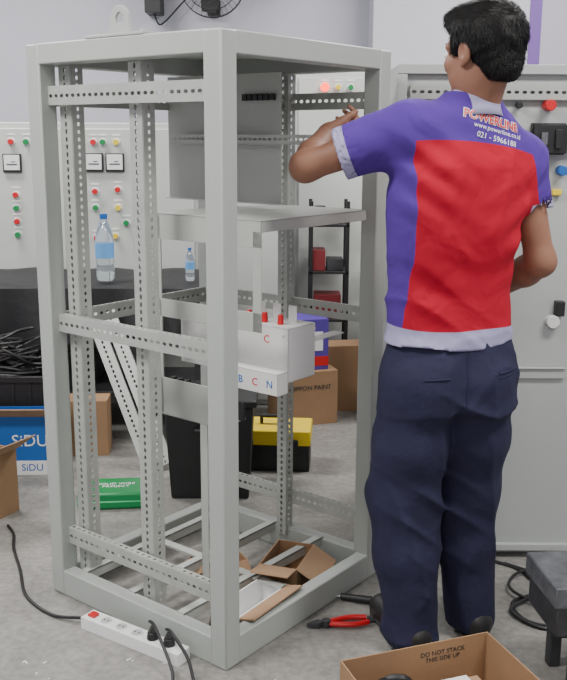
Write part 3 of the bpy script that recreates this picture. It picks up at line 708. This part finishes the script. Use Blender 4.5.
# head (local frame x forward, y left, z up)
def loc(P): B=np.array([list(HF),list(HL),list(HU)]); return (P-np.array(HC))@B.T
def f_head(P):
    Q=loc(P); Qa=Q.copy(); Qa[:,1]=np.abs(Q[:,1])
    d=ell(Q,(-.010,0,.028),(.096,.075,.085)); d=smin(d,ell(Q,(.03,0,-.03),(.062,.058,.080)),.03)
    d=smin(d,ell(Qa,(.02,.045,-.06),(.045,.018,.035)),.03)
    d=smin(d,ell(Q,(.062,0,-.092),(.026,.026,.020)),.025)
    d=smin(d,rc(Qa,(.083,.012,.022),(.072,.045,.022),.010,.008),.012)
    d=smin(d,ell(Qa,(.06,.042,-.022),(.025,.018,.018)),.02)
    d=smax(d,-ell(Qa,(.098,.032,.003),(.017,.016,.012)),.010)
    d=smin(d,rc(Q,(.088,0,.012),(.108,0,-.026),.007,.010),.008); d=smin(d,ell(Qa,(.098,.012,-.030),(.010,.008,.007)),.006)
    d=smin(d,rc(Qa,(.093,0,-.055),(.084,.020,-.057),.007,.004),.005); d=smin(d,rc(Qa,(.091,0,-.066),(.083,.018,-.064),.0075,.004),.005)
    er=ell(Qa,(-.004,.080,-.004),(.019,.009,.031)); er=smax(er,-ell(Qa,(.001,.089,-.002),(.010,.007,.018)),.004); er=smin(er,rc(Qa,(.006,.074,-.03),(.004,.078,-.034),.007,.006),.006); d=smin(d,er,.006)
    d=smin(d,rc(P,tuple(HC+HF*-.018+HU*-.05),(.492,2.505,1.50),.054,.060),.03)
    return d
netobj('head',f_head,tuple(HC-Vector((.15,.15,.20))),tuple(HC+Vector((.15,.15,.14))),.0032,M_skin,MAN,MO,1)
b=MB()
for s in(1,-1):
    c_=HC+HF*.0800+HL*(.032*s)+HU*.003-Vector(MO); prof=[(.0125*math.sin(math.pi*i/12),.0125*-math.cos(math.pi*i/12)) for i in range(13)]
    M=Matrix.Translation(c_)@HF.to_track_quat('Z','Y').to_matrix().to_4x4(); b.lathe(prof,(0,0,0),0,16,M); b.lathe([(.0058,.0108),(.004,.0122),(.0005,.0127)],(0,0,0),1,12,M)
b.build('eyes',[M_eye,M_black],MAN)
b=MB()
for s in(1,-1):
    b.tube([tuple(HC+HF*x+HL*(y*s)+HU*zq-Vector(MO)) for x,y,zq in((.0925,.014,.026),(.089,.030,.033),(.078,.046,.027))],lambda t:.0035*(1-.5*t),0,6,6)
b.build('eyebrows',M_hair,MAN)
def f_hair(P):
    Q=loc(P); Qa=Q.copy(); Qa[:,1]=np.abs(Q[:,1])
    d=ell(Q,(-.016,0,.036),(.110,.088,.095)); d=smin(d,ell(Q,(.045,0,.088),(.055,.062,.036)),.02)
    d=smin(d,ell(Q,(-.055,0,-.03),(.055,.064,.060)),.02)
    n_=np.sin(Q@np.array([60,95,40])+2*np.sin(Q@np.array([30,-40,55])))*np.sin(Q@np.array([-50,70,85])+1.3)
    d=d-.0018*n_
    face=smax(.048-Q[:,0]+np.clip(Q[:,2]-.045,-1,1)*-.2, Q[:,2]-.060,.01)
    d=smax(d,-face,.008)
    low=(-.058)-Q[:,2]; d=smax(d,low-np.clip(-.02-Q[:,0],-.05,.03)*.7,.01)
    earc=ell(Qa,(.008,.092,-.020),(.032,.030,.044)); d=smax(d,-earc,.006)
    jaw=smax(-.012-Q[:,0],Q[:,2]+.018,.004); d=smax(d,-jaw,.006)
    return d
hair,HV=netobj('hair',f_hair,tuple(HC-Vector((.16,.16,.13))),tuple(HC+Vector((.16,.16,.15))),.0032,M_hair,MAN,MO,1)
b=MB(); me=hair.data; hc=HC-Vector(MO)
ids=rng.choice(len(me.vertices),11000)
for i in ids:
    v=me.vertices[i]; nrm=v.normal; p_=v.co; q=p_-hc
    if nrm.dot(-q)>0: continue
    flow=Vector((0,0,-1))*.8-HF*.35 if q.dot(HU)<.07 else (HF*.6-HU*.1+HL*(q.dot(HL)*8))
    flow=flow+Vector((rng.randn(),rng.randn(),rng.randn()))*.2; flow=(flow-nrm*flow.dot(nrm)).normalized()
    L_=rng.uniform(.010,.024) if q.dot(HU)>.0 else rng.uniform(.005,.010); sd=flow.cross(nrm)*.0007
    p1=p_+flow*L_*.5+nrm*.0025; p2=p_+flow*L_+nrm*(.001+.004*rng.rand())
    b.add([p_-sd-nrm*.001,p_+sd-nrm*.001,p1-sd*.8,p1+sd*.8,p2],[(0,1,3,2),(2,3,4)])
b.build('hair_strands',M_hair,MAN)

# ------------------------------------------------------------------ camera
cam=bpy.data.cameras.new('camera'); co=bpy.data.objects.new('camera',cam); COL.objects.link(co)
co.location=(0,0,1.463); cam.sensor_fit='VERTICAL'; cam.sensor_height=24; cam.lens=925*24/680
co.rotation_euler=(Matrix.Rotation(R(90-12.4),3,'X')@Matrix.Rotation(R(.3),3,'Z')).to_euler()
SC.camera=co
